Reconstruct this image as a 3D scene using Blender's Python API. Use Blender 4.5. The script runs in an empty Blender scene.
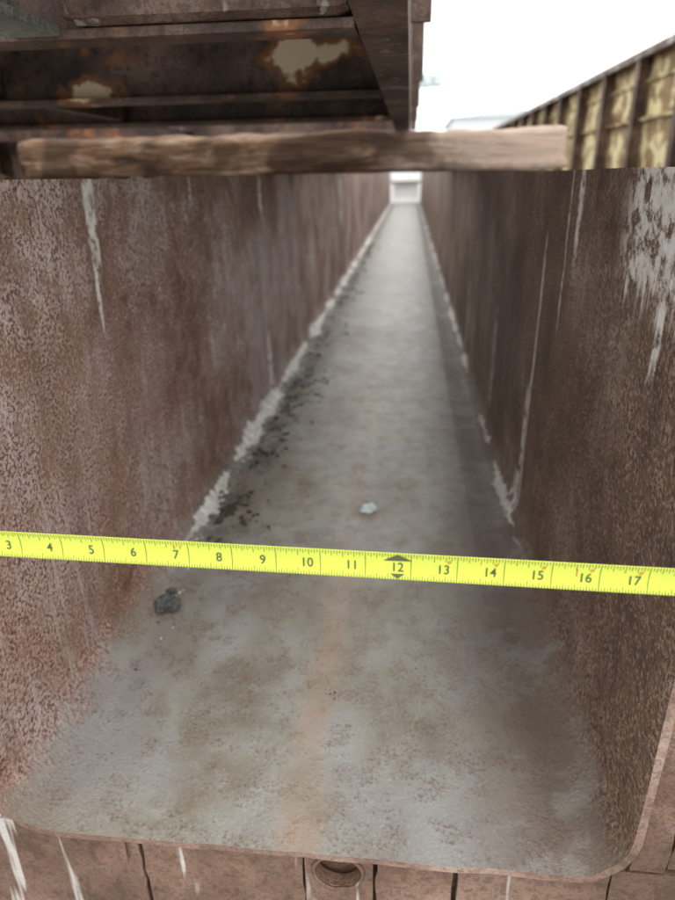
import bpy, bmesh, math, random
from mathutils import Vector, Matrix, noise
random.seed(7)
S=bpy.context.scene
S.view_settings.view_transform='Standard'; S.view_settings.look='None'; S.view_settings.exposure=0
COL=S.collection

# ------------------------------------------------------------ node helper
class G:
    def __init__(s,name):
        s.m=bpy.data.materials.new(name); s.m.use_nodes=True
        s.t=s.m.node_tree; s.n=s.t.nodes; s.l=s.t.links
        s.b=s.n['Principled BSDF']
        s.co=s.n.new('ShaderNodeTexCoord').outputs['Object']
        sp=s.n.new('ShaderNodeSeparateXYZ'); s.l.new(s.co,sp.inputs[0])
        s.X,s.Y,s.Z=sp.outputs
    def put(s,sock,v):
        if v is None: return
        if isinstance(v,(int,float)):
            sock.default_value=v
        elif isinstance(v,tuple):
            sock.default_value=v if len(v)==len(sock.default_value) else (*v,1)
        else: s.l.new(v,sock)
    def math(s,op,a,b=0.0,c=None,clamp=False):
        n=s.n.new('ShaderNodeMath'); n.operation=op; n.use_clamp=clamp
        s.put(n.inputs[0],a); s.put(n.inputs[1],b)
        if c is not None: s.put(n.inputs[2],c)
        return n.outputs[0]
    def mul(s,a,b): return s.math('MULTIPLY',a,b)
    def step(s,v,a,b,o0=0.0,o1=1.0):
        n=s.n.new('ShaderNodeMapRange'); n.interpolation_type='SMOOTHSTEP'
        s.put(n.inputs[0],v); s.put(n.inputs[1],a); s.put(n.inputs[2],b); s.put(n.inputs[3],o0); s.put(n.inputs[4],o1)
        return n.outputs[0]
    def scale(s,sx,sy,sz,src=None):
        n=s.n.new('ShaderNodeVectorMath'); n.operation='MULTIPLY'
        s.l.new(src or s.co,n.inputs[0]); n.inputs[1].default_value=(sx,sy,sz); return n.outputs[0]
    def noise(s,sc,det=5,rough=.6,vec=None,dist=0.0):
        n=s.n.new('ShaderNodeTexNoise'); s.l.new(vec or s.co,n.inputs['Vector'])
        n.inputs['Scale'].default_value=sc; n.inputs['Detail'].default_value=det
        n.inputs['Roughness'].default_value=rough; n.inputs['Distortion'].default_value=dist
        return n.outputs['Fac']
    def ramp(s,v,stops):
        n=s.n.new('ShaderNodeValToRGB'); e=n.color_ramp.elements
        while len(e)<len(stops): e.new(.5)
        for i,(p,c) in enumerate(stops):
            e[i].position=p; e[i].color=(*c,1)
        s.put(n.inputs[0],v); return n.outputs[0]
    def mix(s,f,a,b,mode='MIX'):
        n=s.n.new('ShaderNodeMix'); n.data_type='RGBA'; n.blend_type=mode
        s.put(n.inputs[0],f); s.put(n.inputs[6],a); s.put(n.inputs[7],b); return n.outputs[2]
    def bump(s,h,dist=.001,st=1.0):
        n=s.n.new('ShaderNodeBump'); n.inputs['Distance'].default_value=dist; n.inputs['Strength'].default_value=st
        s.put(n.inputs['Height'],h); s.l.new(n.outputs[0],s.b.inputs['Normal'])
    def out(s,col,rough=.6,metal=0.0,spec=.5):
        s.put(s.b.inputs['Base Color'],col); s.put(s.b.inputs['Roughness'],rough)
        s.put(s.b.inputs['Metallic'],metal); s.put(s.b.inputs['Specular IOR Level'],spec)
        return s.m

def simple(name,c,rough=.6,var=.25,sc=8,bmp=0,bsc=60):
    g=G(name); n=g.noise(sc,3,.65)
    a=tuple(x*(1-var) for x in c); b=tuple(min(1,x*(1+var)) for x in c)
    col=g.ramp(n,[(.3,a),(.7,b)])
    if bmp: g.bump(g.noise(bsc,2),bmp)
    return g.out(col,rough)

# ------------------------------------------------------------ main trough steel
FL=-.442; XL=-.29; XR=.155; YE=.306; YF=10.5; TOP=-.001
DRIPS=[(-1,.604,.013,0,-.085,.44),(-1,.598,.004,-.04,-.13,.40),(-1,1.33,.02,-.0,-.08,.46),(-1,.90,.006,0,-.04,.45),(-1,1.33,.03,-.30,-.42,.47),
  (-1,2.9,.05,-.02,-.2,.48),(-1,.44,.03,0,-.02,.5),
  (1,.440,.100,0,-.085,.45),(1,.42,.008,-.03,-.13,.40),(1,.80,.0055,-.06,-.44,.32),(1,.815,.009,-.26,-.44,.42),
  (1,.66,.012,0,-.09,.45),(1,.70,.003,-.0,-.16,.42),(1,.83,.022,-.37,-.45,.45),(1,1.15,.012,-.22,-.40,.46),(1,1.7,.02,-.25,-.42,.48)]
def trough_mat(name,side,wall,floor):
    g=G(name)
    n2=g.noise(42,4,.72); n3=g.noise(330,2,.75); n1=g.noise(5,3,.6)
    w=f=None
    if wall:
        stv=g.noise(1,3,.6,g.scale(14,14,2.4)); stv2=g.noise(1,2,.7,g.scale(80,80,7))
        v=g.math('MULTIPLY_ADD',n1,.80,g.math('MULTIPLY_ADD',n2,.60,g.mul(stv,.10)))
        v=g.math('SUBTRACT',v,.25)
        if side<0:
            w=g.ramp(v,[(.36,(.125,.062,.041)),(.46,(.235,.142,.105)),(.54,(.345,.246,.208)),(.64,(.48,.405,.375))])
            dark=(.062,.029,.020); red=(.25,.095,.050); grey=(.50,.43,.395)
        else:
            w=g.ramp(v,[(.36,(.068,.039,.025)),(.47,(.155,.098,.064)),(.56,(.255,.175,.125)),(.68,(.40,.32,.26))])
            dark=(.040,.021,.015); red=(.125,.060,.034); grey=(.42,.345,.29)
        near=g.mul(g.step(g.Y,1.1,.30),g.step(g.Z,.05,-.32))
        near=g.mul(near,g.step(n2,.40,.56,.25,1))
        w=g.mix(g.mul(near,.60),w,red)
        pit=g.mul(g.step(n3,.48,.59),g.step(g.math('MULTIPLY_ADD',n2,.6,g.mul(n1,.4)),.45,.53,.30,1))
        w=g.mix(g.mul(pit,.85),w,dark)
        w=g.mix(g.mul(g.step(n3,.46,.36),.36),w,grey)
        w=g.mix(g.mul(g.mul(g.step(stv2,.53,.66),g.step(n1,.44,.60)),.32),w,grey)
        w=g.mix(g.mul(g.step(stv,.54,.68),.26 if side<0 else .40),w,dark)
    if floor:
        fn=g.noise(1,3,.6,g.scale(12,6,12)); fn2=g.noise(17,4,.65)
        fv=g.math('MULTIPLY_ADD',fn,.5,g.mul(fn2,.5))
        f=g.ramp(fv,[(.37,(.160,.130,.098)),(.46,(.205,.185,.148)),(.53,(.245,.233,.200)),(.62,(.300,.292,.282))])
        f=g.mix(g.mul(g.step(n1,.46,.64),.50),f,(.262,.262,.270))
        f=g.mix(g.mul(g.step(fn2,.52,.68),.28),f,(.170,.153,.090))
        f=g.mix(g.mul(g.step(n2,.51,.64),.32),f,(.165,.110,.076))
        f=g.mix(g.mul(g.mul(g.step(n3,.52,.62),g.step(n2,.42,.60)),.55),f,(.075,.050,.034))
        f=g.mix(g.mul(g.step(n3,.42,.34),.18),f,(.46,.44,.41))
        xd=g.math('ABSOLUTE',g.math('ADD',g.math('MULTIPLY_ADD',fn,.04,g.X),.050))
        st=g.mul(g.step(xd,.026,.001),g.step(fn2,.36,.56,.35,1))
        f=g.mix(g.mul(st,g.step(g.Y,.80,.35,.12,.36)),f,(.33,.175,.090))
        edge_shade=g.math('MAXIMUM',g.step(g.X,.02,.12),g.step(g.X,-.19,-.26,0,.5))  # corner shading painted into the floor colour: brown deepens towards both edges
        edge_shade=g.mul(edge_shade,g.step(fn2,.34,.54,.25,1))
        f=g.mix(g.mul(edge_shade,.80),f,(.095,.060,.040))
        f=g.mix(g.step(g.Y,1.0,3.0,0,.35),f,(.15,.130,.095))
        gt=g.mul(g.mul(g.step(g.X,-.175,-.235),g.step(g.Y,.62,.80)),g.step(fn2,.46,.56))
        f=g.mix(g.mul(gt,.65),f,(.060,.048,.038))
    if wall and floor:
        zn=g.math('MULTIPLY_ADD',g.math('SUBTRACT',n2,.5),.03,g.Z)
        fm=g.step(zn,FL+.036,FL+.002); c=g.mix(fm,w,f)
    else: c=w if wall else f
    m=None
    rn=g.noise(60,4,.75) if (wall or side) else None
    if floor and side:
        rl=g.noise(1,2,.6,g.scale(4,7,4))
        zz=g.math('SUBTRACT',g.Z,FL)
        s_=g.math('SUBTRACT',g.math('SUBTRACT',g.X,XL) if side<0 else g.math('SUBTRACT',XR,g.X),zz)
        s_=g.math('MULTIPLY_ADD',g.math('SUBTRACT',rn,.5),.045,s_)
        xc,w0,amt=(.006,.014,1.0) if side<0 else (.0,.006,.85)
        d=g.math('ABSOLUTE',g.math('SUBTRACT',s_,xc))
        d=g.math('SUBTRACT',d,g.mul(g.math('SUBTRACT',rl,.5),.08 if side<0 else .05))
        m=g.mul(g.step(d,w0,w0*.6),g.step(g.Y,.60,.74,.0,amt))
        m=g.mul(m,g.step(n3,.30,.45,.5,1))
    if wall:
        yw=g.math('MULTIPLY_ADD',g.math('SUBTRACT',g.noise(1,3,.7,g.scale(50,50,14)),.5),.02,g.Y)
        zw=g.math('MULTIPLY_ADD',g.math('SUBTRACT',g.noise(1,3,.7,g.scale(120,120,12)),.5),.09,g.Z)
        for sd,y,hw,zt,zb,th in DRIPS:
            if sd!=side: continue
            if floor and zb>-.38: continue
            d=g.math('ABSOLUTE',g.math('SUBTRACT',yw,y))
            k=g.mul(g.step(d,hw,hw*.45),g.step(zw,zb-.01,zb+.02))
            if zt<0: k=g.mul(k,g.step(zw,zt+.01,zt-.02))
            if floor: k=g.mul(k,g.step(g.Z,FL+.004,FL+.016))
            k=g.mul(k,g.step(rn,th-.04,th+.08))
            m=k if m is None else g.math('MAXIMUM',m,k)
    if m is not None:
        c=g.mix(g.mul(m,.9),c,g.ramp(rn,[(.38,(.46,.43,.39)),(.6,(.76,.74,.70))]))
    g.bump(g.math('MULTIPLY_ADD',n3,.50 if wall else .22,g.mul(n2,.9)),.0022,.8)
    r=g.math('MULTIPLY_ADD',n2,.35,.42 if wall else .25)
    return g.out(c,r,0,.5)
M_WLL=trough_mat('rusted_wall_steel',-1,True,False)
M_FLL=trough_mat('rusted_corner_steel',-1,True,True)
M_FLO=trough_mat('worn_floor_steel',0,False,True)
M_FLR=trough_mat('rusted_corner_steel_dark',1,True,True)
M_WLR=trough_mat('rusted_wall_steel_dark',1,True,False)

def flange_mat(name,c0=(.070,.034,.021),c1=(.150,.083,.054),c2=(.26,.17,.125),patch=None,pth=.6,spots=None,white=.6,bmp=True,halo=(.24,.105,.042)):
    g=G(name); n1=g.noise(9,3,.65); n2=g.noise(90,4,.75)
    v=g.math('MULTIPLY_ADD',n1,.5,g.mul(n2,.5))
    c=g.ramp(v,[(.40,c0),(.5,c1),(.60,c2)])
    c=g.mix(g.mul(g.step(n2,.53,.60),.6),c,tuple(x*.5 for x in c0))
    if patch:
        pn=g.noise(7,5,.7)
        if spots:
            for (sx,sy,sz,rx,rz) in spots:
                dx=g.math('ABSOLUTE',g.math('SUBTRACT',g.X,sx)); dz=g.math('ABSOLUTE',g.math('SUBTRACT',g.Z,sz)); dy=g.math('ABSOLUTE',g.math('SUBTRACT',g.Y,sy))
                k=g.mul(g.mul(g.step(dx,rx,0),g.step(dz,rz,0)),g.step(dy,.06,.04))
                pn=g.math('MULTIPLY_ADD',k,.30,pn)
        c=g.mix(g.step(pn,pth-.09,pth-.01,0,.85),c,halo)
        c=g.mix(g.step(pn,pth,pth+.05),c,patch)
    if white>.2:
        dv=g.noise(1,3,.7,g.scale(34,34,3.5))
        c=g.mix(g.mul(g.step(dv,.60,.66),white),c,(.62,.60,.56))
    if bmp: g.bump(n2,.003,.9)
    return g.out(c,.7)
M_FLG=flange_mat('rusted_flange_steel')
M_EDGE=flange_mat('plate_edge_steel',(.10,.055,.038),(.21,.13,.095),(.34,.25,.20),white=.0)
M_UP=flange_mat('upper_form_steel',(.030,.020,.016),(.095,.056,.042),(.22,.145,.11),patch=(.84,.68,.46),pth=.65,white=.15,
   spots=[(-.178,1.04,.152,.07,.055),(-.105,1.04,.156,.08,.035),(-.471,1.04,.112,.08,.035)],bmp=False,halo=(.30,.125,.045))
M_SKIN=flange_mat('upper_form_skin',(.022,.015,.014),(.055,.036,.030),(.11,.075,.06),white=.15,bmp=False)
M_UPB=flange_mat('upper_form_flange_steel',(.044,.025,.018),(.115,.070,.051),(.25,.175,.135),white=.35)
M_UPG=flange_mat('grey_primer_steel',(.13,.135,.12),(.21,.215,.195),(.29,.30,.28),white=.0)
M_YEL=flange_mat('faded_yellow_form_paint',(.12,.055,.028),(.26,.17,.070),(.44,.35,.16),patch=(.64,.56,.31),pth=.49,white=.1,bmp=False,halo=(.27,.16,.065))
M_RIB=flange_mat('rusted_rib_steel',(.035,.02,.016),(.11,.060,.038),(.26,.17,.11),white=.0,bmp=False)
M_TOPR=flange_mat('weathered_top_rail',(.07,.04,.03),(.20,.15,.12),(.55,.52,.48),white=.5,bmp=False)

# ------------------------------------------------------------ mesh helpers
def obj(name,bm,mats,parent=None,smooth=False,bevel=0):
    me=bpy.data.meshes.new(name); bmesh.ops.recalc_face_normals(bm,faces=bm.faces); bm.to_mesh(me); bm.free()
    for m in (mats if isinstance(mats,list) else [mats]): me.materials.append(m)
    if smooth:
        for p in me.polygons: p.use_smooth=True
    o=bpy.data.objects.new(name,me); COL.objects.link(o)
    if parent: o.parent=parent
    if bevel:
        b=o.modifiers.new('bevel','BEVEL'); b.width=bevel; b.segments=2; b.limit_method='ANGLE'
    return o
def empty(name):
    o=bpy.data.objects.new(name,None); COL.objects.link(o); return o
def box(bm,x0,x1,y0,y1,z0,z1,mi=0):
    vs=[bm.verts.new((x,y,z)) for x in (x0,x1) for y in (y0,y1) for z in (z0,z1)]
    for f in ((0,1,3,2),(4,6,7,5),(0,4,5,1),(2,3,7,6),(0,2,6,4),(1,5,7,3)):
        fc=bm.faces.new([vs[i] for i in f]); fc.material_index=mi
def boxes(name,lst,mat,parent=None,bevel=.001):
    bm=bmesh.new()
    for b in lst: box(bm,*b)
    return obj(name,bm,mat,parent,bevel=bevel)

# ------------------------------------------------------------ the trough
TRO=empty('steel_trough')
def profile(off):
    pts=[]
    rl,rr=.042,.036
    nz=14
    for i in range(nz): pts.append((XL-off, TOP+(FL+rl-TOP)*i/nz))
    for i in range(9):
        a=math.pi+ (math.pi/2)*i/8
        pts.append((XL+rl+(rl+off)*math.cos(a), FL+rl+(rl+off)*math.sin(a)))
    for i in range(1,14): pts.append((XL+rl+(XR-rr-XL-rl)*i/14, FL-off))
    for i in range(9):
        a=-math.pi/2+(math.pi/2)*i/8
        pts.append((XR-rr+(rr+off)*math.cos(a), FL+rr+(rr+off)*math.sin(a)))
    for i in range(1,nz+1): pts.append((XR+off, FL+rr+(TOP-FL-rr)*i/nz))
    return pts
TH=.0055
pi_,po=profile(0),profile(TH)
ys=[]; y=YE
while y<YF:
    ys.append(y); y+=.02 if y<1.5 else .06
ys.append(YF)
bm=bmesh.new(); rows=[]
for k,y in enumerate(ys):
    r=[]
    for P in (pi_,po):
        row=[]
        for (x,z) in P:
            a=noise.noise(Vector((x*2.2,y*1.7,z*3)))*.0035+noise.noise(Vector((x*9,y*9,z*9+5)))*.0008; dy=0
            if k==0: dy=noise.noise(Vector((x*60,z*60,0)))*.0022
            wx= a if (z>FL+.01) else 0
            wz= a*.6 if z<FL+.01 else 0
            if k==0: wz+=noise.noise(Vector((x*40,z*40,3)))*.0014
            if z>-.01: wz=noise.noise(Vector((y*3,x,9)))*.0016-.0006
            row.append(bm.verts.new((x+wx,y+dy,z+wz)))
        r.append(row)
    rows.append(r)
N=len(pi_)
def mi_of(i):
    zc=(pi_[i][1]+pi_[i+1][1])/2; xc=(pi_[i][0]+pi_[i+1][0])/2
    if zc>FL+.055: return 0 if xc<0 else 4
    if xc<XL+.07: return 1
    if xc>XR-.065: return 3
    return 2
for k in range(len(ys)-1):
    for s in (0,1):
        for i in range(N-1):
            f=bm.faces.new((rows[k][s][i],rows[k][s][i+1],rows[k+1][s][i+1],rows[k+1][s][i])); f.material_index=mi_of(i) if s==0 else 5
    for i in (0,N-1):
        f=bm.faces.new((rows[k][0][i],rows[k][1][i],rows[k+1][1][i],rows[k+1][0][i])); f.material_index=5
for k in (0,len(ys)-1):
    for i in range(N-1):
        f=bm.faces.new((rows[k][0][i],rows[k][1][i],rows[k][1][i+1],rows[k][0][i+1])); f.material_index=5
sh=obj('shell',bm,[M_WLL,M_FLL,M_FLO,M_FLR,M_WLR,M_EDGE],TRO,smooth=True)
m=sh.modifiers.new('es','EDGE_SPLIT'); m.split_angle=math.radians(50)
L=[(XL-.075,XL-TH-.003,YE+.022,2.295,-.012,-.004),(XL-.075,XL-TH-.003,2.305,YF,-.012,-.004),
   (XR+TH+.003,XR+.075,YE+.022,YF,-.012,-.004)]
yy=.75
while yy<YF:
    L+= [(XL-.07,XL-TH-.004,yy,yy+.008,FL-.06,-.0125),(XR+TH+.004,XR+.07,yy,yy+.008,FL-.06,-.0125),(XL-.06,XR+.06,yy+.012,yy+.02,FL-.10,FL-TH-.003)]
    yy+=.61
boxes('side_stiffeners',L,M_FLG,TRO)
E0,E1=YE+.010,YE+.020
zt=FL-TH-.001
def plate_hole(bm,x0,x1,z0,z1,y0,y1,cx,cz,r,n=40):
    def sq(a):
        dx,dz=math.cos(a),math.sin(a); t=1e9
        if dx>1e-6:t=min(t,(x1-cx)/dx)
        if dx<-1e-6:t=min(t,(x0-cx)/dx)
        if dz>1e-6:t=min(t,(z1-cz)/dz)
        if dz<-1e-6:t=min(t,(z0-cz)/dz)
        return cx+dx*t,cz+dz*t
    angs=sorted([2*math.pi*i/n for i in range(n)]+[math.atan2(zz-cz,xx-cx)%(2*math.pi) for xx in(x0,x1) for zz in(z0,z1)])
    ring=[]
    for a in angs:
        ox,oz=sq(a); ix,iz=cx+r*math.cos(a),cz+r*math.sin(a)
        ring.append([bm.verts.new(p) for p in((ox,y0,oz),(ix,y0,iz),(ix,y1,iz),(ox,y1,oz))])
    for i in range(len(ring)):
        a,b=ring[i],ring[(i+1)%len(ring)]
        for j in range(4): bm.faces.new((a[j],b[j],b[(j+1)%4],a[(j+1)%4]))
bm=bmesh.new()
zb=FL-.16
def rough_bar(bm,x0,x1,y0,y1,z0,z1,n=14):
    prev=None; sd=random.random()*50
    for i in range(n+1):
        z=z0+(z1-z0)*i/n
        e0=noise.noise(Vector((sd,z*70,0)))*.0022; e1=noise.noise(Vector((sd+9,z*70,0)))*.0022
        row=[bm.verts.new(p) for p in((x0+e0,y0,z),(x1+e1,y0,z),(x1+e1,y1,z),(x0+e0,y1,z))]
        if prev:
            for j in range(4): bm.faces.new((prev[j],prev[(j+1)%4],row[(j+1)%4],row[j]))
        else: bm.faces.new(row)
        prev=row
    bm.faces.new(prev)
segs=[(-.36,-.192,.0004),(-.1895,-.0672,.0002),(-.0655,-.0150,None),(-.0125,.0432,.0010),(.0460,.150,.0),(.1515,.24,.0006)]
for a,b,dy in segs:
    if dy is None: plate_hole(bm,a,b,zb,zt-.0005,E0,E1,-.0405,-.4735,.0165)
    else: rough_bar(bm,a,b,E0+dy,E1,zb,zt-.0005)
rough_bar(bm,XR+TH+.0015,XR+.030,E0,E1,zt+.003,-.012,40); rough_bar(bm,XR+.0325,XR+.085,E0+.003,E1,zt+.003,-.012,40)
rough_bar(bm,XL-.085,XL-TH-.0015,E0,E1,zt+.003,-.012,40)
obj('end_flange',bm,M_FLG,TRO,bevel=.0007)
boxes('flange_backing',[(-.36,.24,E1+.004,E1+.012,zb,zt-.004)],M_FLG,TRO)
bm=bmesh.new(); prev=None
for i in range(200):
    x=XL+.03+(XR-XL-.06)*i/199
    rr=.0022*(1+.5*noise.noise(Vector((x*260,0,0)))) if noise.noise(Vector((x*14,5,0)))>-.15 else .0006
    row=[bm.verts.new((x,E0-.0003+rr*.9*math.cos(a),zt-.0012+rr*math.sin(a))) for a in [math.pi*.5+math.pi*q/6 for q in range(7)]]
    if prev:
        for j in range(6): bm.faces.new((prev[j],prev[j+1],row[j+1],row[j]))
    prev=row
obj('weld_bead',bm,M_EDGE,TRO,smooth=True)
bm=bmesh.new()
n=40; rr_=[]
for i in range(n):
    a=2*math.pi*i/n; k=1+noise.noise(Vector((math.cos(a)*2,math.sin(a)*2,0)))*.07
    rr_.append([bm.verts.new((-.0405+r2*k*math.cos(a),yv,-.4735+r2*k*math.sin(a))) for r2,yv in((.0200,E0-.0002),(.0187,E0-.0018),(.0172,E0-.0018),(.0166,E0-.0002))])
for i in range(n):
    a,b=rr_[i],rr_[(i+1)%n]
    for j in range(4): bm.faces.new((a[j],b[j],b[(j+1)%4],a[(j+1)%4]))
obj('hole_ring',bm,M_FLG,TRO,smooth=True)
boxes('bottom_tabs',[(-.207,-.201,E0-.0035,E0-.0015,FL-.040,zt-.003)],M_FLG,TRO)

# ------------------------------------------------------------ tape measure
TP=empty('tape_measure')
YT=.299; IN=1.155*YT/14
def tx(s): return -.749*YT+(s-3)*IN
def tz(x): return -.642*YT-.0178*(x+.749*YT)
W=.0168
M_TY=simple('tape_yellow_blade',(.56,.65,.075),.3,.06,60)
M_TB=simple('tape_black_print',(.075,.085,.035),.5,.1)
M_TRD=simple('tape_red_print',(.60,.13,.035),.5,.1)
xs0,xs1=XL-.012,XR+.030
def blade_y(t): return YT+ .0014*(1-t*t)
bm=bmesh.new(); prev=None
nx=120
for i in range(nx+1):
    x=xs0+(xs1-xs0)*i/nx; zc=tz(x)
    row=[bm.verts.new((x,blade_y(-1+2*j/16),zc+W/2*(-1+2*j/16))) for j in range(17)]
    if prev:
        for j in range(16): bm.faces.new((prev[j],prev[j+1],row[j+1],row[j]))
    prev=row
o=obj('blade',bm,M_TY,TP,smooth=True); s=o.modifiers.new('sol','SOLIDIFY'); s.thickness=.0001; s.offset=0
bmB=bmesh.new(); bmR=bmesh.new()
def strip(bm,x,hw,t0,t1):
    n=max(1,int(abs(t1-t0)*5)); p=None
    for k in range(n+1):
        t=t0+(t1-t0)*k/n; zc=tz(x)+W/2*t; y=blade_y(t)-.0003
        r=[bm.verts.new((x-hw,y,zc)),bm.verts.new((x+hw,y,zc))]
        if p: bm.faces.new((p[0],p[1],r[1],r[0]))
        p=r
OFF=.30
for k in range(0,16*20):
    x=tx(k/16+OFF-1)
    if x<xs0+.002 or x>xs1-.002: continue
    q=k%16
    if q==0: strip(bmB,x,.00016,-.99,.99); continue
    ln= .62 if q==8 else .52 if q%4==0 else .42 if q%2==0 else .32
    strip(bmB,x,.00014,.99,.99-ln); strip(bmB,x,.00014,-.99,-.99+ln*.65)
def text(txt,s,t,size,mat,bold=.0):
    cu=bpy.data.curves.new('n','FONT'); cu.body=txt; cu.size=size; cu.align_x='CENTER'; cu.align_y='CENTER'; cu.offset=bold
    ob=bpy.data.objects.new('number_'+txt,cu); COL.objects.link(ob)
    dg=bpy.context.evaluated_depsgraph_get(); me=bpy.data.meshes.new_from_object(ob.evaluated_get(dg))
    bpy.data.objects.remove(ob)
    x=tx(s)
    for v in me.vertices:
        zz=v.co.y+W/2*t; v.co=Vector((x+v.co.x*.92,blade_y(max(-1,min(1,zz/(W/2))))-.00045,tz(x)+zz))
    me.materials.clear(); me.materials.append(mat)
    n=bpy.data.objects.new('number_'+txt,me); COL.objects.link(n); n.parent=TP
for sN in range(1,19):
    x=tx(sN)
    if x<xs0+.006 or x>xs1-.006: continue
    text(str(sN),sN,-.16,.0078,M_TB,.00005)
    if sN>12: text('1F',sN+.12,.42,.0026,M_TRD,.0001)
x=tx(12)+.0002
for tri in (((-.0080,.34),(.0080,.34),(0,.85)),((-.004,-.60),(.004,-.60),(0,-.92))):
    bmB.faces.new([bmB.verts.new((x+dx,blade_y(t)-.00038,tz(x)+W/2*t)) for dx,t in tri])
strip(bmR,tx(7)-.0005,.0004,.30,.62); strip(bmR,tx(7)+.0030,.0003,.30,.62); strip(bmR,tx(16)-.0045,.0003,-.1,.5)
obj('tick_marks',bmB,M_TB,TP); obj('red_marks',bmR,M_TRD,TP)
boxes('end_hook',[(xs0-.0015,xs0,YT-.002,YT+.012,tz(xs0)-.009,tz(xs0)+.009),(xs0,xs0+.014,YT+.0018,YT+.0028,tz(xs0)-.006,tz(xs0)+.006)],simple('hook_metal',(.45,.45,.45),.35),TP,bevel=.0003)
bm=bmesh.new(); cx=xs1+.034; cz=tz(xs1)+.022; outl=[]
for i in range(40):
    a=2*math.pi*i/40; px=.034*math.copysign(abs(math.cos(a))**.55,math.cos(a)); pz=.034*math.copysign(abs(math.sin(a))**.6,math.sin(a))
    outl.append((cx+px,cz+pz))
A=[bm.verts.new((p[0],YT-.02,p[1])) for p in outl]; B=[bm.verts.new((p[0],YT+.015,p[1])) for p in outl]
bm.faces.new(A); bm.faces.new(B)
for i in range(40): bm.faces.new((A[i],A[(i+1)%40],B[(i+1)%40],B[i]))
obj('case',bm,simple('tape_case_plastic',(.65,.55,.04),.4),TP,bevel=.003)
boxes('belt_clip',[(cx-.01,cx+.01,YT-.024,YT-.0205,cz-.024,cz+.02)],simple('clip_metal',(.3,.3,.3),.3),TP)

# ------------------------------------------------------------ timber beam
g=G('weathered_timber')
gr=g.noise(1,4,.7,g.scale(2.6,40,40),dist=.5); gr2=g.noise(1,3,.7,g.scale(12,140,140)); b=g.noise(6,3,.6)
c=g.ramp(g.math('MULTIPLY_ADD',gr,.65,g.mul(gr2,.35)),[(.38,(.045,.022,.012)),(.46,(.150,.080,.044)),(.54,(.26,.155,.092)),(.64,(.54,.41,.30))])
c=g.mix(g.mul(g.step(b,.48,.56),.72),c,(.075,.038,.022))
c=g.mix(g.mul(g.step(g.X,-.12,.06),g.step(b,.60,.46,.1,.62)),c,(.64,.51,.42))  # open-sky light painted into the wood: paler right of the overhead form
g.bump(gr,.008); M_WD=g.out(c,.85)
def timber(name,x0,x1,y0,yr,zb,h,d,mat):
    bm=bmesh.new(); prev=None; n=110
    prof=[]
    for i in range(28):
        a=2*math.pi*i/28+.01
        px=math.copysign(abs(math.cos(a))**.28,math.cos(a)); pz=math.copysign(abs(math.sin(a))**.28,math.sin(a))
        prof.append((px*d/2,pz*h/2))
    for k in range(n+1):
        x=x0+(x1-x0)*k/n; yc=y0+(yr-y0)*k/n; row=[]
        e=1-.12*max(0,(k-(n-2))/2)**2-.1*max(0,(2-k)/2)**2
        for (py,pz) in prof:
            w=noise.noise(Vector((x*7,py*20,pz*20)))*.010+noise.noise(Vector((x*1.6,3,1)))*.008+noise.noise(Vector((x*26,py*30,pz*30)))*.004
            z=zb+h/2+pz*e+(w if pz>0 else w*.25)
            row.append(bm.verts.new((x+noise.noise(Vector((py*60,pz*60,x)))*.020*(k in(0,n)),yc+py*e+w,z)))
        if prev:
            for i in range(28): bm.faces.new((prev[i],prev[(i+1)%28],row[(i+1)%28],row[i]))
        else: bm.faces.new(row)
        prev=row
    bm.faces.new(prev)
    return obj(name,bm,mat,smooth=True)
timber('timber_beam',-.99,.335,1.76,1.63,-.003,.088,.09,M_WD)
timber('timber_beam.001',-.96,.20,2.7,2.7,-.002,.088,.09,M_WD)

# ------------------------------------------------------------ form stacked above
UF=empty('stacked_steel_form')
zb=.096; XW=-1.15; YU=3.1
boxes('edge_flange',[(-.041,-.004,.16,YU,zb,zb+.007)],M_UPB,UF)
L=[(-.012,-.004,.16,YU,zb+.0075,.42),(-.010,.030,.16,YU,.4205,.43)]
yy=.35
while yy<YU: L.append((-.0035,.020,yy,yy+.008,.16,.42)); yy+=.55
boxes('edge_web',L,M_UPB,UF)
boxes('skin_plate',[(XW,-.0125,.42,1.52,.235,.243)],M_SKIN,UF)
L=[];yy=.58;i=0
while yy<YU:
    L+=[(XW,-.0425,yy,yy+.007,zb+.0075,.2345 if yy<1.6 else .15),(XW,-.0425,yy-.035 if i else yy-.03,yy+.007,zb,zb+.007)]
    if i and yy<1.6: L+=[(XW,-.0425,yy-.02,yy-.0005,.183,.19)]
    yy+=.46;i+=1
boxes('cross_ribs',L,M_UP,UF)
boxes('front_pipe_rib',[(-.262,-.043,.535,.575,zb+.008,zb+.036)],M_UPB,UF,bevel=.012)
boxes('grey_stringer',[(-.305,-.262,.16,.543,zb+.001,zb+.008),(-.305,-.298,.16,.543,zb+.0085,.18)],M_UPG,UF)
boxes('stringers',[(-.62,-.60,.59,YU,zb+.012,.15),(XW-.012,XW-.002,.16,YU,zb,.42)],M_UPB,UF)

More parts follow.
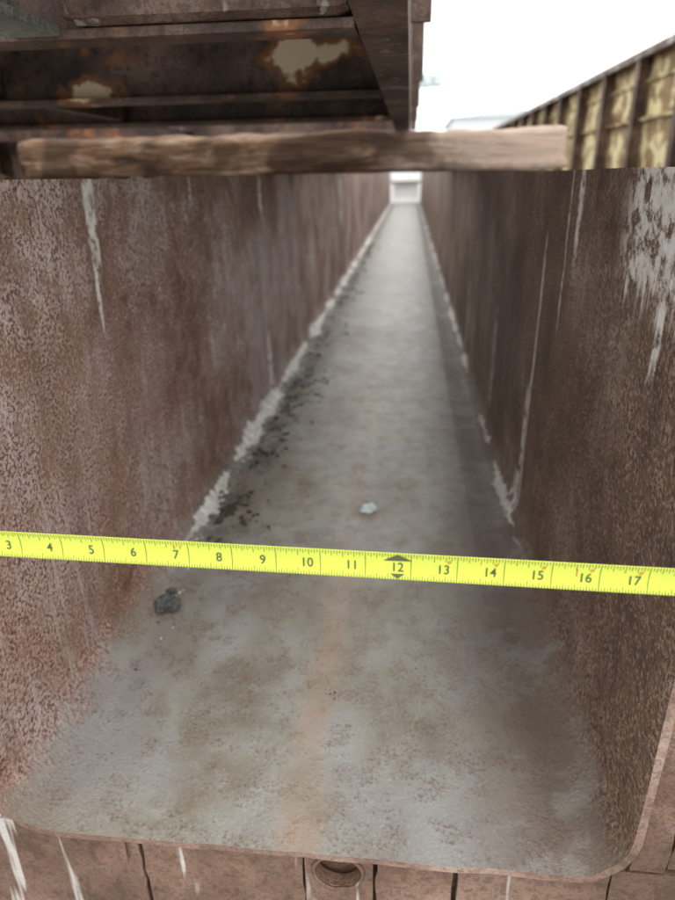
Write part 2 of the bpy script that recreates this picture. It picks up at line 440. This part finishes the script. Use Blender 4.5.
# ------------------------------------------------------------ neighbouring forms
GZ=FL-.28
def side_form(name,x,sgn,top,y0,y1,off,gap=.61):
    E=empty(name); R=[]
    gz=GZ
    def bx(a,b,*r): return (min(x+sgn*a,x+sgn*b),max(x+sgn*a,x+sgn*b),*r)
    boxes('side_plate',[bx(.06,.068,y0,y1,gz,top-.012)],M_YEL,E)
    yy=off
    while yy<y1:
        if yy>y0:
            R.append(bx(0,.0585,yy,yy+.010,gz,top-.013)); R.append(bx(-.004,-.0005,yy-.03,yy+.03,gz,top-.016))
        yy+=gap
    boxes('ribs',R,M_RIB,E)
    boxes('top_flange',[bx(-.012,.10,y0,y1,top-.011,top),bx(-.014,-.0125,y0,y1,top-.032,top+.001)],M_TOPR,E)
    boxes('mid_rail',[bx(.035,.0585,y0,y1,top-.30,top-.29),bx(.045,.0585,y0,y1,top-.13,top-.12)],M_YEL,E)
    boxes('far_plate',[bx(.50,.508,y0,y1,gz,top-.05)],M_YEL,E)
    boxes('floor_plate',[bx(.0685,.4995,y0,y1,FL-.1,FL-.09)],M_RIB,E)
    return E
side_form('steel_form',1.10,1,.51,.6,10.4,3.80-.61*5)
side_form('steel_form.001',-1.22,-1,.30,.8,10.4,1.2,.3)
P=empty('steel_post')
boxes('post',[(1.20,1.26,2.78,2.84,GZ,1.15),(1.17,1.29,2.75,2.87,1.1505,1.165)],M_RIB,P)

# ------------------------------------------------------------ ground, distance
g=G('yard_concrete'); n=g.noise(.8,4,.7); n2=g.noise(14,3,.7)
M_GR=g.out(g.ramp(g.math('MULTIPLY_ADD',n,.5,g.mul(n2,.5)),[(.38,(.30,.29,.27)),(.6,(.45,.44,.42))]),.85)
bm=bmesh.new(); vs=[bm.verts.new(p) for p in((-1500,-1500,GZ),(1500,-1500,GZ),(1500,1500,GZ),(-1500,1500,GZ))]; bm.faces.new(vs)
obj('ground',bm,M_GR)
for i,yy in enumerate((.95,5.5,9.8)):
    timber('timber_bearer' if i==0 else 'timber_bearer.%03d'%i,-.6,.5,yy,yy,GZ,.28-.1,.14,M_WD)
M_WH=simple('white_painted_steel',(.80,.80,.78),.6,.06)
M_GY=simple('pale_grey_panel',(.58,.59,.60),.7,.06)
B=empty('white_end_box')
boxes('frame',[(-.30,-.245,10.75,11.0,GZ,-.13),(.115,.17,10.75,11.0,GZ,-.13),(-.2445,.1145,10.75,11.0,-.175,-.13),(-.2445,.1145,10.75,11.0,GZ,FL+.05)],M_WH,B,bevel=.004)
boxes('back_panel',[(-.2445,.1145,10.80,10.82,FL+.051,-.176)],M_GY,B)
boxes('frame_dark_lip',[(-.30,.17,10.74,10.749,-.160,-.134)],M_RIB,B)  # dark strip across the front of the frame's top bar
M_W1=simple('pale_cladding',(.66,.69,.71),.7,.06,.3)
M_W2=simple('pale_roof',(.50,.56,.57),.7,.06,.3)
M_WN=simple('window_glass',(.35,.38,.41),.2)
def warehouse(name,x0,x1,y0,y1,h,rh):
    E=empty(name); bm=bmesh.new(); z0=GZ
    box(bm,x0,x1,y0,y1,z0,h); obj('walls',bm,M_W1,E)
    bm=bmesh.new(); xm=(x0+x1)/2; o=.4
    v=[bm.verts.new(p) for p in((x0-o,y0-o,h+.01),(x1+o,y0-o,h+.01),(xm,y0-o,h+rh),(x0-o,y1+o,h+.01),(x1+o,y1+o,h+.01),(xm,y1+o,h+rh))]
    for f in((0,1,2),(3,5,4),(0,2,5,3),(1,4,5,2),(0,3,4,1)): bm.faces.new([v[i] for i in f])
    obj('roof',bm,M_W2,E)
    n=int((x1-x0)/3)
    boxes('windows',[(x0+1+i*3,x0+2.4+i*3,y0-.05,y0-.02,h*.45,h*.7) for i in range(n)]+[((x0+x1)/2-1.8,(x0+x1)/2+1.8,y0-.08,y0-.055,z0,h*.42)],M_WN,E,bevel=0)
warehouse('warehouse',3.5,13.5,60,75,3.9,.5)
warehouse('warehouse.001',9,30,95,120,6.2,.9)
warehouse('warehouse.002',-40,1.0,110,130,5.5,1.0)
FLM=empty('floodlight_mast')
boxes('mast',[(.62,.72,40,40.1,GZ,4.1),(-.6,1.6,39.95,40.15,4.1,4.75)],M_W2,FLM,bevel=.03)
boxes('lamps',[(-.5+i*.55,-.1+i*.55,39.8,39.94,4.2,4.65) for i in range(4)],M_W2,FLM,bevel=.03)

# ------------------------------------------------------------ debris
M_D1=simple('dark_rust_grit',(.055,.043,.035),.85,.6,90)
M_D2=simple('cement_crumbs',(.52,.49,.45),.9,.35,90)
def chunk(bm,c,r,mi,flat=.55,sub=1):
    t=bmesh.ops.create_icosphere(bm,subdivisions=sub,radius=1)
    sd=random.random()*99; rz=random.random()*6.28; sx=random.uniform(.6,1.4)
    for v in t['verts']:
        p=v.co.copy(); k=1+noise.noise(p*1.3+Vector((sd,0,0)))*.9
        p=Vector((p.x*sx,p.y,p.z*flat))*k*r
        p.rotate(Matrix.Rotation(rz,3,'Z')); v.co=p+Vector(c)+Vector((0,0,r*flat*.6))
    for v in t['verts']:
        for f in v.link_faces: f.material_index=mi
def floorz(x):
    if x<XL+.042:
        d=XL+.042-x; return FL+.042-math.sqrt(max(0,.042**2-d*d))
    return FL
bm=bmesh.new()
clusters=[(.76,.025,3),(.80,.03,2),(1.0,.04,2),(1.16,.05,3),(1.30,.06,4),(1.44,.05,3),(1.9,.1,1),(2.5,.2,1.5),(3.4,.3,3),(4.2,.3,3)]
for i in range(3200):
    cy,sp,_=random.choices(clusters,[q[2] for q in clusters])[0]; yv=random.gauss(cy,sp); xv=-.255+abs(random.gauss(0,.022))
    if cy>1.05 and random.random()<.6: xv=-.255+random.random()**1.4*.08
    if noise.noise(Vector((xv*40,yv*22,0)))<-.02: continue
    if xv>-.15 or yv<.6: continue
    r=min(.005,random.expovariate(1/.0012)+.0004)
    if yv>1.6: r*=1.8
    chunk(bm,(xv,yv,floorz(xv)),r,0,.32)
for i in range(200):
    yv=random.uniform(.45,5); xv=random.uniform(-.27,.12)
    chunk(bm,(xv,yv,floorz(xv)),random.uniform(.0005,.0013),0,.4)
for i in range(260):
    yv=.68+abs(random.gauss(0,1.4)); xv=-.274+abs(random.gauss(0,.009))
    chunk(bm,(xv,yv,floorz(xv)-.001),abs(random.gauss(.0018,.0014))+.0006,1,.3)
for i in range(30):
    chunk(bm,(random.gauss(-.255,.012),random.gauss(.59,.04),FL),random.uniform(.0006,.0018),random.choice((0,1)),.6)
obj('rust_debris',bm,[M_D1,M_D2])
random.seed(21)
bm=bmesh.new(); chunk(bm,(-.048,.815,FL),.0088,0,.7,3); obj('pale_stone',bm,simple('pale_blue_stone',(.38,.44,.44),.8,.3,90))
bm=bmesh.new(); chunk(bm,(-.257,.572,FL),.0115,0,.75,3); chunk(bm,(-.262,.600,FL+.001),.005,0,.6,2)
obj('dark_stone',bm,simple('dark_gritty_stone',(.075,.075,.07),.9,.7,220,.002,300))

# ------------------------------------------------------------ light
w=bpy.data.worlds.new('World'); S.world=w; w.use_nodes=True
t=w.node_tree; bg=t.nodes['Background']
sk=t.nodes.new('ShaderNodeTexSky'); sk.sky_type='NISHITA'; sk.sun_disc=False
el,az=math.radians(58),math.radians(150)
sk.sun_elevation=el; sk.sun_rotation=az
mx=t.nodes.new('ShaderNodeMix'); mx.data_type='RGBA'; mx.inputs[0].default_value=.88
t.links.new(sk.outputs[0],mx.inputs[6]); mx.inputs[7].default_value=(16.3,16.3,16.3,1)
t.links.new(mx.outputs[2],bg.inputs[0]); bg.inputs[1].default_value=.15
sd=bpy.data.lights.new('sun','SUN'); sd.energy=1.3; sd.angle=math.radians(20); sd.color=(1,.97,.93)
so=bpy.data.objects.new('sun',sd); COL.objects.link(so)
d=Vector((math.sin(az)*math.cos(el),math.cos(az)*math.cos(el),math.sin(el)))
so.rotation_euler=d.to_track_quat('Z','Y').to_euler()

# ------------------------------------------------------------ camera
cd=bpy.data.cameras.new('camera'); cam=bpy.data.objects.new('camera',cd); COL.objects.link(cam); S.camera=cam
f=Vector((-.1013,.9141,-.3927)).normalized(); r=Vector((.9945,.1027,-.0177)); r=(r-f*r.dot(f)).normalized(); u=r.cross(f)
cam.matrix_world=Matrix(((r.x,u.x,-f.x,0),(r.y,u.y,-f.y,0),(r.z,u.z,-f.z,0),(0,0,0,1)))
cd.sensor_fit='VERTICAL'; cd.sensor_height=36; cd.lens=26; cd.clip_start=.01; cd.clip_end=3000
cd.dof.use_dof=True; cd.dof.focus_distance=.42; cd.dof.aperture_fstop=6.8
